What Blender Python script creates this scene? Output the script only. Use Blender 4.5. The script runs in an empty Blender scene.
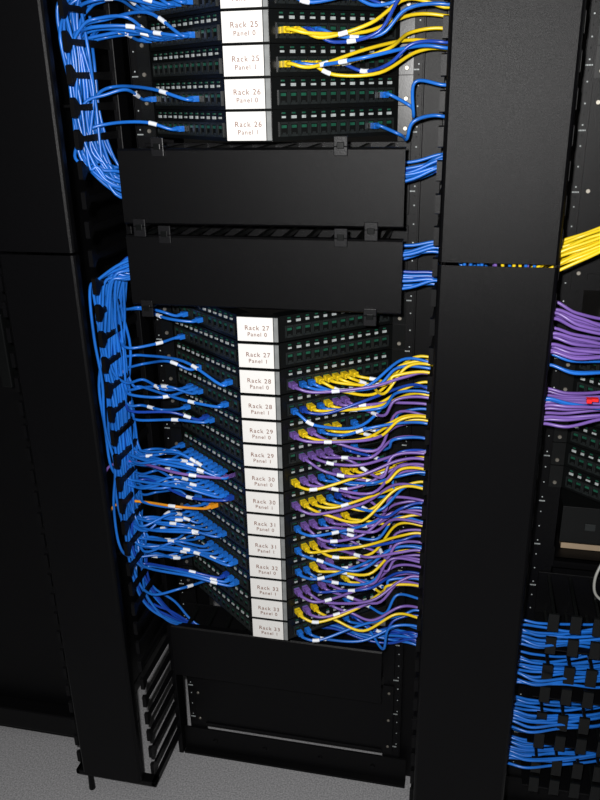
import bpy, math, random
from mathutils import Vector, Matrix
random.seed(7)
scene = bpy.context.scene
try:
    scene.view_settings.view_transform = 'Standard'
    scene.view_settings.look = 'None'
    scene.view_settings.exposure = 0.0
except Exception as e:
    print(e)

# ---------------------------------------------------------------- materials
def mat(name, col, rough=0.5, noise=0.0, nscale=200.0, bump=0.0, spec=0.5, metal=0.0, col2=None):
    m = bpy.data.materials.new(name); m.use_nodes = True
    nt = m.node_tree; b = nt.nodes['Principled BSDF']
    b.inputs['Roughness'].default_value = rough
    b.inputs['Metallic'].default_value = metal
    b.inputs['Specular IOR Level'].default_value = spec
    tc = nt.nodes.new('ShaderNodeTexCoord')
    n = nt.nodes.new('ShaderNodeTexNoise'); n.inputs['Scale'].default_value = nscale
    n.inputs['Detail'].default_value = 4
    nt.links.new(tc.outputs['Object'], n.inputs['Vector'])
    r = nt.nodes.new('ShaderNodeValToRGB')
    c2 = col2 if col2 else tuple(c*(1-noise) for c in col)
    r.color_ramp.elements[0].position = 0.3; r.color_ramp.elements[1].position = 0.7
    r.color_ramp.elements[0].color = (*c2, 1); r.color_ramp.elements[1].color = (*col, 1)
    nt.links.new(n.outputs['Fac'], r.inputs['Fac'])
    nt.links.new(r.outputs['Color'], b.inputs['Base Color'])
    if bump > 0:
        bp = nt.nodes.new('ShaderNodeBump'); bp.inputs['Strength'].default_value = bump
        bp.inputs['Distance'].default_value = 0.001
        nt.links.new(n.outputs['Fac'], bp.inputs['Height'])
        nt.links.new(bp.outputs['Normal'], b.inputs['Normal'])
    return m

M_BLACK = mat('black_powdercoat', (0.0022,0.0022,0.0026), 0.42, 0.2, 900, 0.3, spec=.16)
M_DOOR  = mat('black_door_paint', (0.0020,0.0020,0.0024), 0.38, 0.25, 1100, 0.4, spec=.14)
M_PLAST = mat('black_plastic', (0.0035,0.004,0.004), 0.28, 0.1, 300, 0.05, spec=.3)
M_LATCH = mat('latch_plastic', (0.007,0.007,0.008), 0.35, 0.3, 300, 0.2, spec=.3)
M_JACK  = mat('jack_housing', (0.014,0.017,0.017), 0.28, 0.2, 200)
M_HOLE  = mat('jack_cavity', (0.0012,0.0015,0.0015), 0.6, 0.1, 200, spec=.15)
M_GREEN = mat('jack_green_circuit', (0.012,0.085,0.05), 0.3, 0.4, 150)
M_CHIP  = mat('port_number_strip', (0.46,0.50,0.50), 0.5, 0.4, 150)
M_SIDE  = mat('label_holder_edge', (0.22,0.23,0.23), 0.4, 0.2, 100)
M_WHITE = mat('white_label_paper', (0.76,0.75,0.73), 0.6, 0.04, 60)
M_TAG   = mat('white_cable_tag', (0.76,0.80,0.86), 0.5, 0.05, 60)
M_TEXT  = mat('label_print', (0.20,0.085,0.055), 0.7, 0.1, 50)
M_STEEL = mat('screw_steel', (0.30,0.28,0.24), 0.45, 0.1, 100, metal=0.8)
M_BLUE  = mat('blue_cable_jacket', (0.014,0.165,0.66), 0.30, 0.35, 15)
M_NAVY  = mat('dark_blue_cable_jacket', (0.010,0.06,0.42), 0.30, 0.3, 15)
M_YEL   = mat('yellow_cable_jacket', (0.80,0.57,0.012), 0.33, 0.1, 15)
M_PUR   = mat('purple_cable_jacket', (0.20,0.11,0.42), 0.33, 0.25, 15)
M_ORG   = mat('orange_cable_jacket', (0.85,0.33,0.015), 0.38, 0.1, 15)
M_GREY  = mat('grey_cable_jacket', (0.30,0.30,0.28), 0.38, 0.1, 15)
M_RED   = mat('red_plastic', (0.8,0.02,0.02), 0.35, 0.1, 15)
M_FLOOR = mat('grey_carpet_floor', (0.40,0.40,0.41), 0.9, 0, 260, 0.6, spec=0.1, col2=(0.19,0.19,0.20))
M_WALL  = mat('painted_wall', (0.20,0.19,0.18), 0.8, 0.1, 8, 0.05, spec=0.2)
M_CEIL  = mat('ceiling_tile', (0.4,0.4,0.38), 0.9, 0.2, 60, 0.1, spec=0.2)
M_TAN   = mat('tan_board', (0.40,0.30,0.20), 0.7, 0.2, 12)

# ---------------------------------------------------------------- mesh builder
class MB:
    def __init__(s): s.v=[]; s.f=[]; s.mi=[]; s.mats=[]
    def m(s, material):
        if material not in s.mats: s.mats.append(material)
        return s.mats.index(material)
    def obox(s, c, ax, ay, az, material):
        c=Vector(c); ax=Vector(ax); ay=Vector(ay); az=Vector(az); b=len(s.v)
        for i in (-1,1):
            for j in (-1,1):
                for k in (-1,1):
                    s.v.append(tuple(c+ax*i+ay*j+az*k))
        fs=[(0,1,3,2),(4,6,7,5),(0,4,5,1),(2,3,7,6),(0,2,6,4),(1,5,7,3)]
        flip = ax.cross(ay).dot(az) < 0
        mi=s.m(material)
        for f in fs:
            f=tuple(b+i for i in f)
            s.f.append(f[::-1] if flip else f); s.mi.append(mi)
    def box(s, x0,x1,y0,y1,z0,z1, material):
        s.obox(((x0+x1)/2,(y0+y1)/2,(z0+z1)/2),((x1-x0)/2,0,0),(0,(y1-y0)/2,0),(0,0,(z1-z0)/2),material)
    def extrude_z(s, prof, z0, z1, material):
        n=len(prof); b=len(s.v); mi=s.m(material)
        for z in (z0,z1):
            for p in prof: s.v.append((p[0],p[1],z))
        for i in range(n):
            j=(i+1)%n
            s.f.append((b+i,b+j,b+n+j,b+n+i)); s.mi.append(mi)
        s.f.append(tuple(b+i for i in range(n))[::-1]); s.mi.append(mi)
        s.f.append(tuple(b+n+i for i in range(n))); s.mi.append(mi)
    def extrude_x(s, prof, x0, x1, material):
        n=len(prof); b=len(s.v); mi=s.m(material)
        for x in (x0,x1):
            for p in prof: s.v.append((x,p[0],p[1]))
        for i in range(n):
            j=(i+1)%n
            s.f.append((b+i,b+j,b+n+j,b+n+i)); s.mi.append(mi)
        s.f.append(tuple(b+i for i in range(n))[::-1]); s.mi.append(mi)
        s.f.append(tuple(b+n+i for i in range(n))); s.mi.append(mi)
    def cyl(s, c, axis, r0, r1, h, material, n=10):
        c=Vector(c); a=Vector(axis).normalized()
        u=a.orthogonal().normalized(); w=a.cross(u); b=len(s.v); mi=s.m(material)
        for k,r in ((0,r0),(1,r1)):
            for i in range(n):
                t=2*math.pi*i/n
                s.v.append(tuple(c+a*(h*k)+u*(r*math.cos(t))+w*(r*math.sin(t))))
        for i in range(n):
            j=(i+1)%n
            s.f.append((b+i,b+j,b+n+j,b+n+i)); s.mi.append(mi)
        s.f.append(tuple(b+i for i in range(n))[::-1]); s.mi.append(mi)
        s.f.append(tuple(b+n+i for i in range(n))); s.mi.append(mi)
    def mesh(s, name):
        me=bpy.data.meshes.new(name); me.from_pydata(s.v,[],s.f)
        for m_ in s.mats: me.materials.append(m_)
        me.polygons.foreach_set('material_index', s.mi); me.update()
        return me
    def obj(s, name, parent=None, loc=(0,0,0), bevel=0.0):
        o=bpy.data.objects.new(name, s.mesh(name)); scene.collection.objects.link(o)
        o.location=loc
        if parent: o.parent=parent
        if bevel>0:
            bv=o.modifiers.new('bevel','BEVEL'); bv.width=bevel; bv.segments=2; bv.limit_method='ANGLE'
        return o
def empty(name, loc=(0,0,0)):
    o=bpy.data.objects.new(name,None); scene.collection.objects.link(o); o.location=loc
    o.empty_display_size=0.1
    return o

XC=-0.025            # centre of the main rack
XN= 0.755            # centre of the neighbouring rack
U=0.0496             # panel pitch

# ---------------------------------------------------------------- room
b=MB(); b.box(-4,4,-3.2,3.0,-0.05,0,M_FLOOR); b.obj('floor')
b=MB(); b.box(-4,4,3.0,3.1,0,2.9,M_WALL); b.obj('wall_back')
b=MB(); b.box(-4.1,-4,-3.2,3.1,0,2.9,M_WALL); b.obj('wall_left')
b=MB(); b.box(-4.1,4.1,-3.2,3.1,2.9,2.95,M_CEIL); b.obj('ceiling')
b=MB(); b.box(-4,4,2.985,3.0,0,0.1,M_BLACK); b.obj('baseboard_back')

# ---------------------------------------------------------------- rack frame
def rack(cx, name):
    e=empty(name,(cx,0,0))
    for sgn,nm in ((-1,'rail_left'),(1,'rail_right')):
        b=MB()
        xo=.262*sgn; xi=.222*sgn
        lo,hi=min(xo,xi),max(xo,xi)
        b.box(lo,hi,0.001,0.004,0.03,2.13,M_BLACK)
        b.box(xo-0.0015,xo+0.0015,0.001,0.085,0.03,2.13,M_BLACK)
        b.box(lo,hi,0.083,0.086,0.03,2.13,M_BLACK)
        z=0.1
        k=0
        while z<2.1:
            b.cyl((.233*sgn,0.0012,z),(0,-1,0),0.0032,0.0032,0.0008,M_HOLE,8)
            b.cyl((.2545*sgn,0.0012,z),(0,-1,0),0.0014,0.0014,0.0006,M_CHIP if k%2 else M_HOLE,6)
            if k%6==0:
                for q in range(5):
                    b.box(.252*sgn-.008+q*.0024,.252*sgn-.0065+q*.0024,-0.0004,0.0012,z+.007,z+.0092,M_CHIP)
            z+=U/3; k+=1
        b.obj(nm,e)
    b=MB()
    for y0,y1 in ((-0.018,0.0),(0.086,0.14)):
        b.box(-.28,.28,y0,y1,0.0,0.006,M_BLACK)
    b.box(-.28,.28,-.004,0.0,0.0,0.075,M_BLACK)
    b.box(-.28,.28,0.087,0.091,0.0,0.07,M_BLACK)
    b.box(-.262,.262,0.0,0.004,2.08,2.15,M_BLACK)
    b.box(-.262,.262,0.084,0.088,2.08,2.15,M_BLACK)
    b.box(.262,.300,0.02,0.06,.0,2.1,M_BLACK)
    for x in (-.2,-.07,.07,.2):
        b.cyl((x,.11,.006),(0,0,1),.009,.009,.008,M_BLACK,6)
        b.cyl((x,-.004,.04),(0,-1,0),.006,.005,.003,M_BLACK,8)
    b.obj('base',e)
    return e
RM=rack(XC,'equipment_rack')
RN=rack(XN,'equipment_rack')

# ---------------------------------------------------------------- angled patch panel
SX=.038; SY=-.15; WX=.222
A=Vector((WX-SX,-SY,0)); WL=A.length; A.normalize()
NR=Vector((A.y,-A.x,0))
NP=12; PP=(WL-.02)/NP
def port_pos(side,i):
    t=.010+PP*(i+.5)
    p=Vector((SX,SY,0))+A*t; n=NR.copy()
    if side<0: p.x=-p.x; n.x=-n.x
    return p,n
def make_panel_mesh():
    b=MB(); h=.0468/2
    for s in (1,-1):
        a=Vector((A.x*s,A.y,0)); n=Vector((NR.x*s,NR.y,0)); up=Vector((0,0,1))
        c=Vector((SX*s,SY,0))+a*(WL/2)-n*.0015
        b.obox(c,a*(WL/2),n*.0015,up*h,M_PLAST)
        b.obox(c-n*.012+up*(h-.001),a*(WL/2),n*.012,up*.001,M_PLAST)
        b.obox(c-n*.012-up*(h-.001),a*(WL/2),n*.012,up*.001,M_PLAST)
        b.box(min(WX*s,.246*s),max(WX*s,.246*s),-.003,0.0,-h,h,M_PLAST)
        b.cyl((.235*s,-.003,-.013),(0,-1,0),.0042,.0034,.002,M_STEEL,8)
        for i in range(NP):
            p,_=port_pos(s,i)
            off=up*(-.006)
            w=.0075; hh=.0095
            b.obox(p+off+up*(hh)+n*.0015,a*w,n*.0015,up*.0016,M_JACK)
            b.obox(p+off-up*(hh)+n*.0015,a*w,n*.0015,up*.0016,M_JACK)
            b.obox(p+off+a*w+n*.0015,a*.0012,n*.0015,up*(hh+.0016),M_JACK)
            b.obox(p+off-a*w+n*.0015,a*.0012,n*.0015,up*(hh+.0016),M_JACK)
            b.obox(p+off+n*.0004,a*(w-.001),n*.0005,up*(hh-.001),M_HOLE)
            b.obox(p+off+up*.004+n*.0010,a*.0045,n*.0005,up*.0022,M_GREEN)
            b.obox(p+off-up*.0065+n*.0012,a*.003,n*.0006,up*.0014,M_JACK)
            b.obox(p+up*.0125+n*.0008,a*(.0044 if i%2 else .0034),n*.0008,up*(.0022 if i%3 else .0015),M_CHIP)
            b.obox(p+up*.0185+n*.0006,a*.003,n*.0006,up*.0012,M_GREEN)
    b.box(-SX,SX,SY-.004,SY+.004,-h,h,M_PLAST)
    b.box(-SX+.001,SX-.001,SY-.0055,SY-.004,-.0225,.0225,M_JACK)
    b.box(-SX+.001,SX-.010,SY-.0068,SY-.0055,-.0218,.0218,M_WHITE)
    b.box(SX-.0085,SX-.001,SY-.0064,SY-.0055,-.0218,.0218,M_SIDE)
    return b.mesh('angled_patch_panel')
PM=make_panel_mesh()
def panel(cx,z,l1=None,l2=None):
    o=bpy.data.objects.new('angled_patch_panel',PM); scene.collection.objects.link(o)
    o.location=(cx,0,z)
    if l1:
        for k,(t,dz,sz) in enumerate(((l1,-.001,.0118),(l2,-.0125,.0102))):
            cu=bpy.data.curves.new('label_text','FONT'); cu.body=t; cu.size=sz; cu.extrude=.0002
            cu.align_x='CENTER'; cu.materials.append(M_TEXT); cu.space_character=1.2
            to=bpy.data.objects.new('label_text_%d'%(k+1),cu); scene.collection.objects.link(to)
            to.parent=o; to.location=(-.001,SY-.0072,dz); to.rotation_euler=(math.pi/2,0,0)
    return o
ZL=[1.203-U/2-U*k for k in range(14)]
ZU=[1.516+.048*j for j in range(11)]
names=[27,27,28,28,29,29,30,30,31,31,32,32,33,33]
for k,z in enumerate(ZL): panel(XC,z,'Rack %d'%names[k],'Panel %d'%(k%2))
for j,z in enumerate(ZU): panel(XC,z,'Rack %d'%(26-j//2),'Panel %d'%((j+1)%2))
for j in range(9): panel(XN,1.60+.0486*j,'Rack %d'%(40-j//2),'Panel %d'%((j+1)%2))
for j in range(7): panel(XN,.86+.0486*j,'Rack %d'%(44-j//2),'Panel %d'%((j+1)%2))

# ---------------------------------------------------------------- horizontal managers
def hmanager(cx,z0,z1,yf,clips_top,clips_bot,name='horizontal_cable_manager',x0=-.2345,x1=.2495,cover=True):
    e=empty(name,(cx,0,0))
    b=MB()
    b.box(-.246,.246,-.003,0.0,z0,z1,M_BLACK)
    for z in (z0+.006,z1-.006):
        n=11
        for i in range(n):
            x=-.215+.43*i/(n-1)
            b.box(x-.004,x+.004,yf+.006,-.003,z-.004,z+.004,M_PLAST)
            b.box(x-.010,x+.010,yf+.004,yf+.010,z-.005,z+.005,M_PLAST)
    b.obj('finger_duct',e,bevel=.001)
    if cover:
        b=MB()
        t=.0025
        prof=[(yf+.016,z0),(yf+.003,z0),(yf,z0+.003),(yf,z1-.003),(yf+.003,z1),(yf+.016,z1),
              (yf+.016,z1-t),(yf+.003+t,z1-t),(yf+t,z1-.004-t),(yf+t,z0+.004+t),(yf+.003+t,z0+t),(yf+.016,z0+t)]
        b.extrude_x(prof,x0,x1,M_DOOR)
        b.obj('cover',e)
        b=MB()
        for xs,zc,dr in [(x,z1,1) for x in clips_top]+[(x,z0,-1) for x in clips_bot]:
            b.box(xs-.011,xs+.011,yf-.006,yf-.0002,zc-.016+.004*dr,zc+.014+.004*dr,M_LATCH)
            b.box(xs-.011,xs+.011,yf-.006,yf+.02,zc+.0005 if dr>0 else zc-.004,zc+.004 if dr>0 else zc-.0005,M_LATCH)
            b.box(xs-.006,xs+.006,yf-.008,yf-.006,zc-.005+.004*dr,zc+.005+.004*dr,M_PLAST)
        if clips_top: b.obj('latches',e,bevel=.001)
    return e
hmanager(XC,1.357,1.482,-.15,(-.160,.148),(-.205,.198))
hmanager(XC,1.213,1.338,-.15,(-.160,.148),(-.205,.198))
hmanager(XC,.315,.455,-.09,(),(),x0=-.25,x1=.225)
b=MB(); b.box(-.246,.246,-.004,0.0,.09,.29,M_BLACK)
for s in(-1,1):
    for z in(.11,.19,.27): b.cyl((.235*s,-.004,z),(0,-1,0),.004,.0034,.002,M_STEEL,8)
b.box(-.22,.22,-.008,-.004,.092,.100,M_BLACK); b.box(-.22,.22,-.008,-.004,.280,.288,M_BLACK)
b.obj('blank_rack_panel',loc=(XC,0,0),bevel=.001)

# ---------------------------------------------------------------- vertical managers
def vmanager(cx,dl,dr,name='vertical_cable_manager'):
    e=empty(name,(cx,0,0)); b=MB()
    b.box(-.085,-.055,0.0,.06,.0,2.13,M_BLACK)
    for s in (-1,1):
        b.box(.095*s-.006,.095*s+.006,-.02,.02,.0,2.13,M_BLACK)
    z=.556
    while z<2.1:
        b.box(-.095,.095,.02,.035,z-.003,z+.003,M_BLACK)
        z+=.496
    b.box(-.1,.1,-.19,-.165,.07,.082,M_BLACK)
    b.box(-.1,-.09,-.19,.02,.07,.082,M_BLACK); b.box(.09,.1,-.19,.02,.07,.082,M_BLACK)
    b.box(-.1,.1,-.19,.06,2.12,2.135,M_BLACK)
    b.cyl((-.08,-.165,0),(0,0,1),.008,.005,.07,M_BLACK,12)
    b.obj('spine',e,bevel=.0015)
    b=MB()
    for s in (-1,1):
        z=.11
        while z<2.1:
            x=.095*s if s<0 else .091
            b.extrude_x([(-.02,z-.007),(-.02,z+.007),(-.160,z+.0045),(-.160,z-.0045)],x-.003,x+.003,M_BLACK)
            b.extrude_x([(-.160,z-.006),(-.160,z+.006),(-.172,z+.016),(-.178,z+.014),(-.178,z-.014),(-.172,z-.016)],x-.004,x+.004,M_BLACK)
            z+=U
    b.obj('fingers',e)
    for nm,z0,z1 in (('door_lower',.09,1.3095),('door_upper',1.3145,2.12)):
        b=MB(); l=dl-cx; r=dr-cx; y=-.2; t=.002; q=.006
        prof=[(l,y+.018),(l,y+q),(l+q*.4,y+q*.4),(l+q,y),(r-q,y),(r-q*.4,y+q*.4),(r,y+q),(r,y+.018),
              (r-t,y+.018),(r-t,y+q),(r-q,y+t),(l+q,y+t),(l+t,y+q),(l+t,y+.018)]
        b.extrude_z(prof,z0,z1,M_DOOR)
        b.obj(nm,e)
    return e
vmanager(-.408,-.485,-.337)
vmanager(.374,.284,.466)
vmanager(1.14,1.051,1.228)

# ---------------------------------------------------------------- neighbouring cabinet (left)
b=MB()
x0,x1,y0,y1=-1.14,-.512,-.05,.85
b.box(x0,x1,y0+.03,y1,.04,2.12,M_BLACK)
for xa,xb in ((x0,x0+.035),(x1-.035,x1)): b.box(xa,xb,y0-.01,y0+.03,.04,2.12,M_BLACK)
b.box(x0,x1,y0-.01,y0+.03,.04,.10,M_BLACK); b.box(x0,x1,y0-.01,y0+.03,2.06,2.12,M_BLACK)
b.box(x0,x1,y0+.02,y1,0,.04,M_BLACK)
b.box(x1-.10,x1-.075,y0-.02,y0+.03,1.0,1.16,M_PLAST)
b.obj('server_cabinet',bevel=.003)

# ---------------------------------------------------------------- cables
cab=empty('patch_cable_bundle')
CD={}
def cdata(name,m,rad):
    if name not in CD:
        cu=bpy.data.curves.new(name,'CURVE'); cu.dimensions='3D'; cu.bevel_depth=rad
        cu.bevel_resolution=2; cu.use_fill_caps=True; cu.materials.append(m)
        o=bpy.data.objects.new(name,cu); scene.collection.objects.link(o); o.parent=cab
        CD[name]=cu
    return CD[name]
def catmull(pts,n=7):
    P=[Vector(p) for p in pts]; P=[P[0]*2-P[1]]+P+[P[-1]*2-P[-2]]; out=[]
    for i in range(1,len(P)-2):
        p0,p1,p2,p3=P[i-1:i+3]
        for k in range(n):
            t=k/n
            out.append(.5*((2*p1)+(p2-p0)*t+(2*p0-5*p1+4*p2-p3)*t*t+(3*p1-p0-3*p2+p3)*t**3))
    out.append(P[-2]); return out
def spline(cu,pts):
    s=cu.splines.new('POLY'); s.points.add(len(pts)-1)
    for i,p in enumerate(pts): s.points[i].co=(*p,1)
COL={'B':('blue_cables',M_BLUE),'N':('dark_blue_cables',M_NAVY),'Y':('yellow_cables',M_YEL),
     'P':('purple_cables',M_PUR),'O':('orange_cable',M_ORG),'G':('grey_cables',M_GREY)}
R=.0028
def cable(c,pts,tag=None,n=7):
    s=catmull(pts,n); nm,m=COL[c]; spline(cdata(nm,m,R),s)
    if tag:
        d=0; seg=[]
        for i in range(1,len(s)):
            d0=d; L=(s[i]-s[i-1]).length; d+=L
            if d0<tag+.014 and d>tag:
                a=max(0,(tag-d0)/L); e_=min(1,(tag+.014-d0)/L)
                if not seg: seg.append(s[i-1].lerp(s[i],a))
                seg.append(s[i-1].lerp(s[i],e_))
        if len(seg)>1: spline(cdata('cable_tags',M_TAG,R+.0010),seg)
plugs=MB()
def boot(p,n,c,cx=0):
    up=Vector((0,0,1)); a=n.cross(up); m=COL[c][1]
    plugs.obox(p+n*.004,a*.0056,n*.004,up*.0045,M_JACK if c in'BN' else m)
    plugs.obox(p+n*.013,a*.0050,n*.006,up*.0045,m)
    plugs.cyl(p+n*.018,n,.0044,.0031,.010,m,8)
def rj(a): return random.uniform(-a,a)

FZ=[.11+U*(i+.5) for i in range(40)]
def gap(z): return min(FZ,key=lambda q:abs(q-z))

# --- right-hand side of the main rack
def right_cable(z,i,c,ze,tag=True):
    p,n=port_pos(1,i); p=p+Vector((XC,0,z-.006)); boot(p,n,c)
    S=p+n*.018; out=random.uniform(.022,.05); dr=random.uniform(.000,.036)
    ye=random.uniform(-.125,-.03)
    x2=p.x+n.x*.03+.035
    f=random.uniform(.42,.62)
    pts=[p+n*.012,S+n*.012,
         (x2,p.y-out*.62+.005,z-.006-dr*.55),
         (x2*(1-f)+.235*f,(p.y+ye)/2-.03+rj(.014),(z+ze)/2-dr+rj(.009)),
         (.225+rj(.012),ye-.01,ze+rj(.006)),(.272,ye,ze+rj(.008)),(.315+rj(.01),ye-.01,ze-.015),
         (.345+rj(.03),min(ye,-.05),ze-.09-random.random()*.05)]
    cable(c,pts,random.choice((.038,.05,.065,.08)) if tag and random.random()<.75 else None)
rows_r={2:'YYYYYBBP',3:'NBPPBYY',4:'YYYBBPP',5:'PPPBNP',6:'YYPPPYBB',7:'YYYPPBNB',
        8:'PPPPBYB',9:'PPYPNBY',10:'PPBYPB',11:'PPPPBYN',12:'YPBYP',13:'BNBB'}
for k,cs in rows_r.items():
    z=ZL[k]; ports=random.sample(range(0,8),min(8,len(cs)))
    ze=z+.012
    for c,i in zip(cs,sorted(ports,reverse=True) if k==2 else ports):
        right_cable(z,i,c,ze+rj(.018))
for j,cs,pr in ((3,'YYNB',(0,1,2,3)),(2,'YBYNY',(0,1,2,5,3)),(4,'BNYBN',(0,2,4,6,7)),(5,'BYBN',(1,3,5,7))):
    for c,i in zip(cs,pr): right_cable(ZU[j],i,c,ZU[j]+.022+rj(.016))
right_cable(ZU[1],10,'B',ZU[1]+.01,False); right_cable(ZU[0],9,'B',ZU[0]+.005,False)

# --- left-hand side of the main rack
def left_cable(z,i,c,zt,zdrop,up=True,outw=0,inside=False):
    p,n=port_pos(-1,i); p=p+Vector((XC,0,z-.006)); boot(p,n,c)
    S=p+n*.018; g=gap(z+zdrop); ye=random.uniform(-.14,-.05)-outw; zz=g+rj(.013)
    bx=-.332+rj(.017); by=-.10+rj(.045)
    pts=[p+n*.012,S+n*.014,
         ((p.x-.31)/2+.012,(p.y+ye)/2-.025-outw+rj(.012),(z+zz)/2+.008+rj(.013)),
         (-.290,ye+rj(.01),zz),(bx+.008,(ye+by)/2,zz-.012 if not up else zz+.006)]
    if inside:
        pts=pts[:4]+[(-.335,ye,zz-.004),(-.375,ye,zz-.03),(-.39,ye,zz-.12)]
    elif up:
        zz2=zz+.05
        pts.append((bx-.004,by,zz2))
        while zz2<zt-.12:
            zz2+=.09; pts.append((bx+rj(.008),by+rj(.008),zz2))
        pts+=[(bx+.02,by,zt-.02),(-.27,by+.01,zt+rj(.02)),(-.20,max(by,-.12),zt+rj(.02))]
    else:
        zz2=zz-.05; pts.append((bx-.004,by,zz2))
        while zz2>zt+.12:
            zz2-=.09; pts.append((bx+rj(.008),by+rj(.008),zz2))
        pts+=[(bx+.02,by,zt+.03),(-.27,by+.01,zt+rj(.02)),(-.20,max(by,-.12),zt+rj(.02))]
    cable(c,pts,random.choice((.036,.045,.058,.07,.085)) if random.random()<.95 else None,n=6)
rows_l={0:'BB',1:'B',2:'BB',3:'BBBB',4:'BBN',6:'BBBBBBBBBB',7:'BBBBBBNBBB',8:'BB',9:'BBBBBBBBB',10:'BBBBBBBBBB',11:'BBBNBB',12:'B'}
for k,cs in rows_l.items():
    ports=random.sample(range(0,12),len(cs)) if len(cs)<9 else random.sample(range(1,12),len(cs))
    for c,i in zip(cs,ports): left_cable(ZL[k],i,c,1.275,-.012 if k<9 else -.02)
left_cable(ZL[8],5,'O',1.0,.01,True,.03,True)
left_cable(ZL[6],1,'P',1.0,.0,True,.02,True)
for j,cs in {0:'B',1:'BB',3:'BBBBBBBB',4:'BBBBBBBB',5:'BBBBBB',6:'BBBBBB'}.items():
    for c,i in zip(cs,random.sample(range(1,12),len(cs))): left_cable(ZU[j],i,c,1.42,-.01,False)
# runs crossing the covered managers and leaving on the right
for zc,zr,sp,n_ in ((1.42,1.450,.014,20),(1.29,1.315,.008,8),(1.255,1.255,.013,10)):
    for q in range(n_):
        y=random.uniform(-.12,-.04); z=zc+rj(.02); ze=zr+rj(sp)
        cable(random.choice('BBBN'),[(-.21,y,z),(-.05,y+rj(.01),z+rj(.01)),(.12,y,z+rj(.01)),(.225,y,(z+ze)/2),
              (.285,y,ze),(.33,y-.01,ze-.04+rj(.01)),(.35+rj(.02),y,ze-.20)])
# left slack hanging down low
for q in range(9):
    z=.60+rj(.04); y=-.10+rj(.04)
    cable(random.choice('BBN'),[(-.335+rj(.01),y,1.1),(-.338,y+rj(.01),.85),(-.335+rj(.01),y,.66),(-.325,y,.55+rj(.03)),
           (-.28,y+.02,.47+rj(.02)),(-.22,-.05,.43),(-.1,-.045,.41)])
# bottom run across the lower manager
for q in range(9):
    y=-.05+rj(.02)
    cable(random.choice('BBNN'),[(-.02+rj(.05),y,.462),(.08,y,.475+rj(.006)),(.16,y-.01,.468+rj(.01)),(.215,y-.01,.470+rj(.015)),
           (.27,y-.02,.48+rj(.015)),(.33,y-.02,.44)])

# --- trunks inside the right vertical manager, leaving towards the next rack
for q in range(16):
    c=random.choice('YYBBP'); x=.37+rj(.06); y=-.165+rj(.012)
    cable(c,[(x,y,1.9),(x+rj(.01),y,1.6),(x+rj(.01),y,1.35),(x+rj(.01),y,1.28),(x+rj(.02),y+.02,1.0),(x,y+.02,.6),(x,y+.03,.2)])
def exit_r(c,n_,z0,rise,spread,y0=-.12):
    for q in range(n_):
        y=y0+rj(.035); d=rj(spread)
        cable(c,[(.39+rj(.02),y,z0-.13),(.425,y,z0-.05+d*.5),(.463,y-.01,z0-rise*.5+d),(.51,y-.012+rj(.01),z0+rise*.3+d*.9+rj(.004)),
            (.57,y,z0+rise+d*.7),(.64,y+.02,z0+rise*1.2+d+rj(.01)),(.69,y+.05,z0+rise+d)])
exit_r('Y',16,1.325,.03,.018)
exit_r('P',24,1.190,-.012,.037)
exit_r('P',18,1.060,.004,.024)
exit_r('B',4,1.15,-.01,.02); exit_r('B',3,1.08,-.01,.01)
for z in (.56,.475,.37,.27):
    exit_r('B',14,z,.0,.020,-.1)
cable('G',[(.63,-.03,.715),(.61,-.05,.67),(.615,-.06,.635),(.65,-.06,.625),(.74,-.05,.645)])
o=plugs.obj('cable_plugs',cab)

# red plug, finger managers, shelf in neighbouring rack
b=MB(); b.box(.533,.541,-.178,-.167,1.084,1.091,M_RED); b.box(.541,.552,-.172,-.163,1.085,1.090,M_RED)
b.obj('red_plug',cab)
for z in (.59,.47,.35,.23):
    e=empty('finger_cable_manager',(XN,0,z)); b=MB()
    b.box(-.246,.246,-.004,0,-.05,.05,M_BLACK)
    b.box(-.246,.246,-.12,-.004,-.052,-.049,M_BLACK)
    for i in range(12):
        x=-.225+.45*i/11
        b.box(x-.003,x+.003,-.13,-.004,.036,.044,M_PLAST)
        b.box(x-.003,x+.003,-.13,-.004,-.049,-.042,M_PLAST)
        b.box(x-.010,x+.010,-.135,-.129,.004,.044,M_PLAST)
        b.box(x-.010,x+.010,-.135,-.129,-.049,-.010,M_PLAST)
    b.obj('fingers',e,bevel=.001)
b=MB(); b.box(-.246,.246,-.004,0,1.23,1.57,M_BLACK); b.box(-.22,.22,-.008,-.004,1.25,1.26,M_BLACK); b.box(-.22,.22,-.008,-.004,1.54,1.55,M_BLACK)
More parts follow.
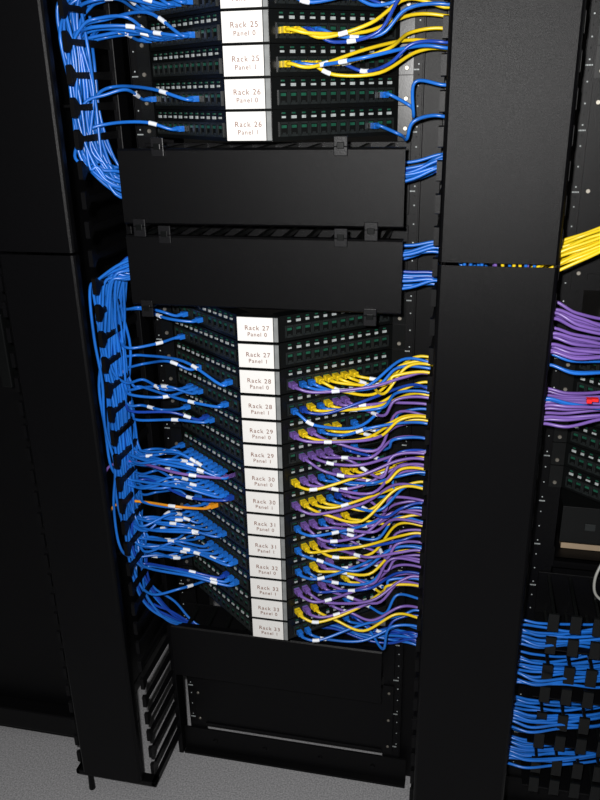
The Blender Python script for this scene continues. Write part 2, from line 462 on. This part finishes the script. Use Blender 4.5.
for z in (1.26,1.4,1.54): b.cyl((-.235,-.004,z),(0,-1,0),.004,.0034,.002,M_STEEL,8)
b.obj('blank_rack_panel',loc=(XN,0,0))
b=MB(); b.box(-.22,.22,.02,.40,.655,.662,M_BLACK); b.box(-.22,.22,.02,.024,.64,.662,M_BLACK)
b.box(-.222,-.219,.0,.40,.655,.70,M_BLACK); b.box(.219,.222,.0,.40,.655,.70,M_BLACK); b.obj('equipment_shelf',loc=(XN,0,0))
b=MB(); b.box(-.20,.2,.06,.38,.6625,.69,M_TAN); b.box(-.215,.21,-.01,.3,.72,.80,M_PLAST)
b.box(-.2,.2,.07,.37,.69,.72,M_BLACK)
for i in range(8): b.box(-.17+.045*i,-.15+.045*i,-.0115,-.01,.75,.765,M_JACK)
b.obj('network_switch',loc=(XN,0,0),bevel=.003)
b=MB(); b.box(-.246,.246,.09,.093,.40,.655,M_BLACK); b.obj('blank_rack_panel',loc=(XN,0,0))

# ---------------------------------------------------------------- camera
Rr=Vector((.9767,.2136,-.0201)); Uu=Vector((-.0612,.3669,.9282)); 
Rr.normalize(); F=Uu.cross(Rr).normalized(); Uu=Rr.cross(F).normalized()
C=Vector((.337,-1.425,1.57))
cam=bpy.data.cameras.new('camera'); co=bpy.data.objects.new('camera',cam); scene.collection.objects.link(co)
mw=Matrix.Identity(4)
for r in range(3):
    mw[r][0]=Rr[r]; mw[r][1]=Uu[r]; mw[r][2]=-F[r]; mw[r][3]=C[r]
co.matrix_world=mw
cam.sensor_fit='VERTICAL'; cam.sensor_height=36; cam.lens=35.0; cam.clip_start=.01
scene.camera=co

# ---------------------------------------------------------------- light : on-camera flash + faint room light
l=bpy.data.lights.new('camera_flash','POINT'); l.energy=108; l.shadow_soft_size=.015; l.color=(1,.985,.97)
lo=bpy.data.objects.new('camera_flash',l); scene.collection.objects.link(lo); lo.location=C+Vector((-.05,0,.05))
w=bpy.data.worlds.new('room_ambient'); scene.world=w; w.use_nodes=True
w.node_tree.nodes['Background'].inputs[0].default_value=(.5,.6,.8,1)
w.node_tree.nodes['Background'].inputs[1].default_value=.02
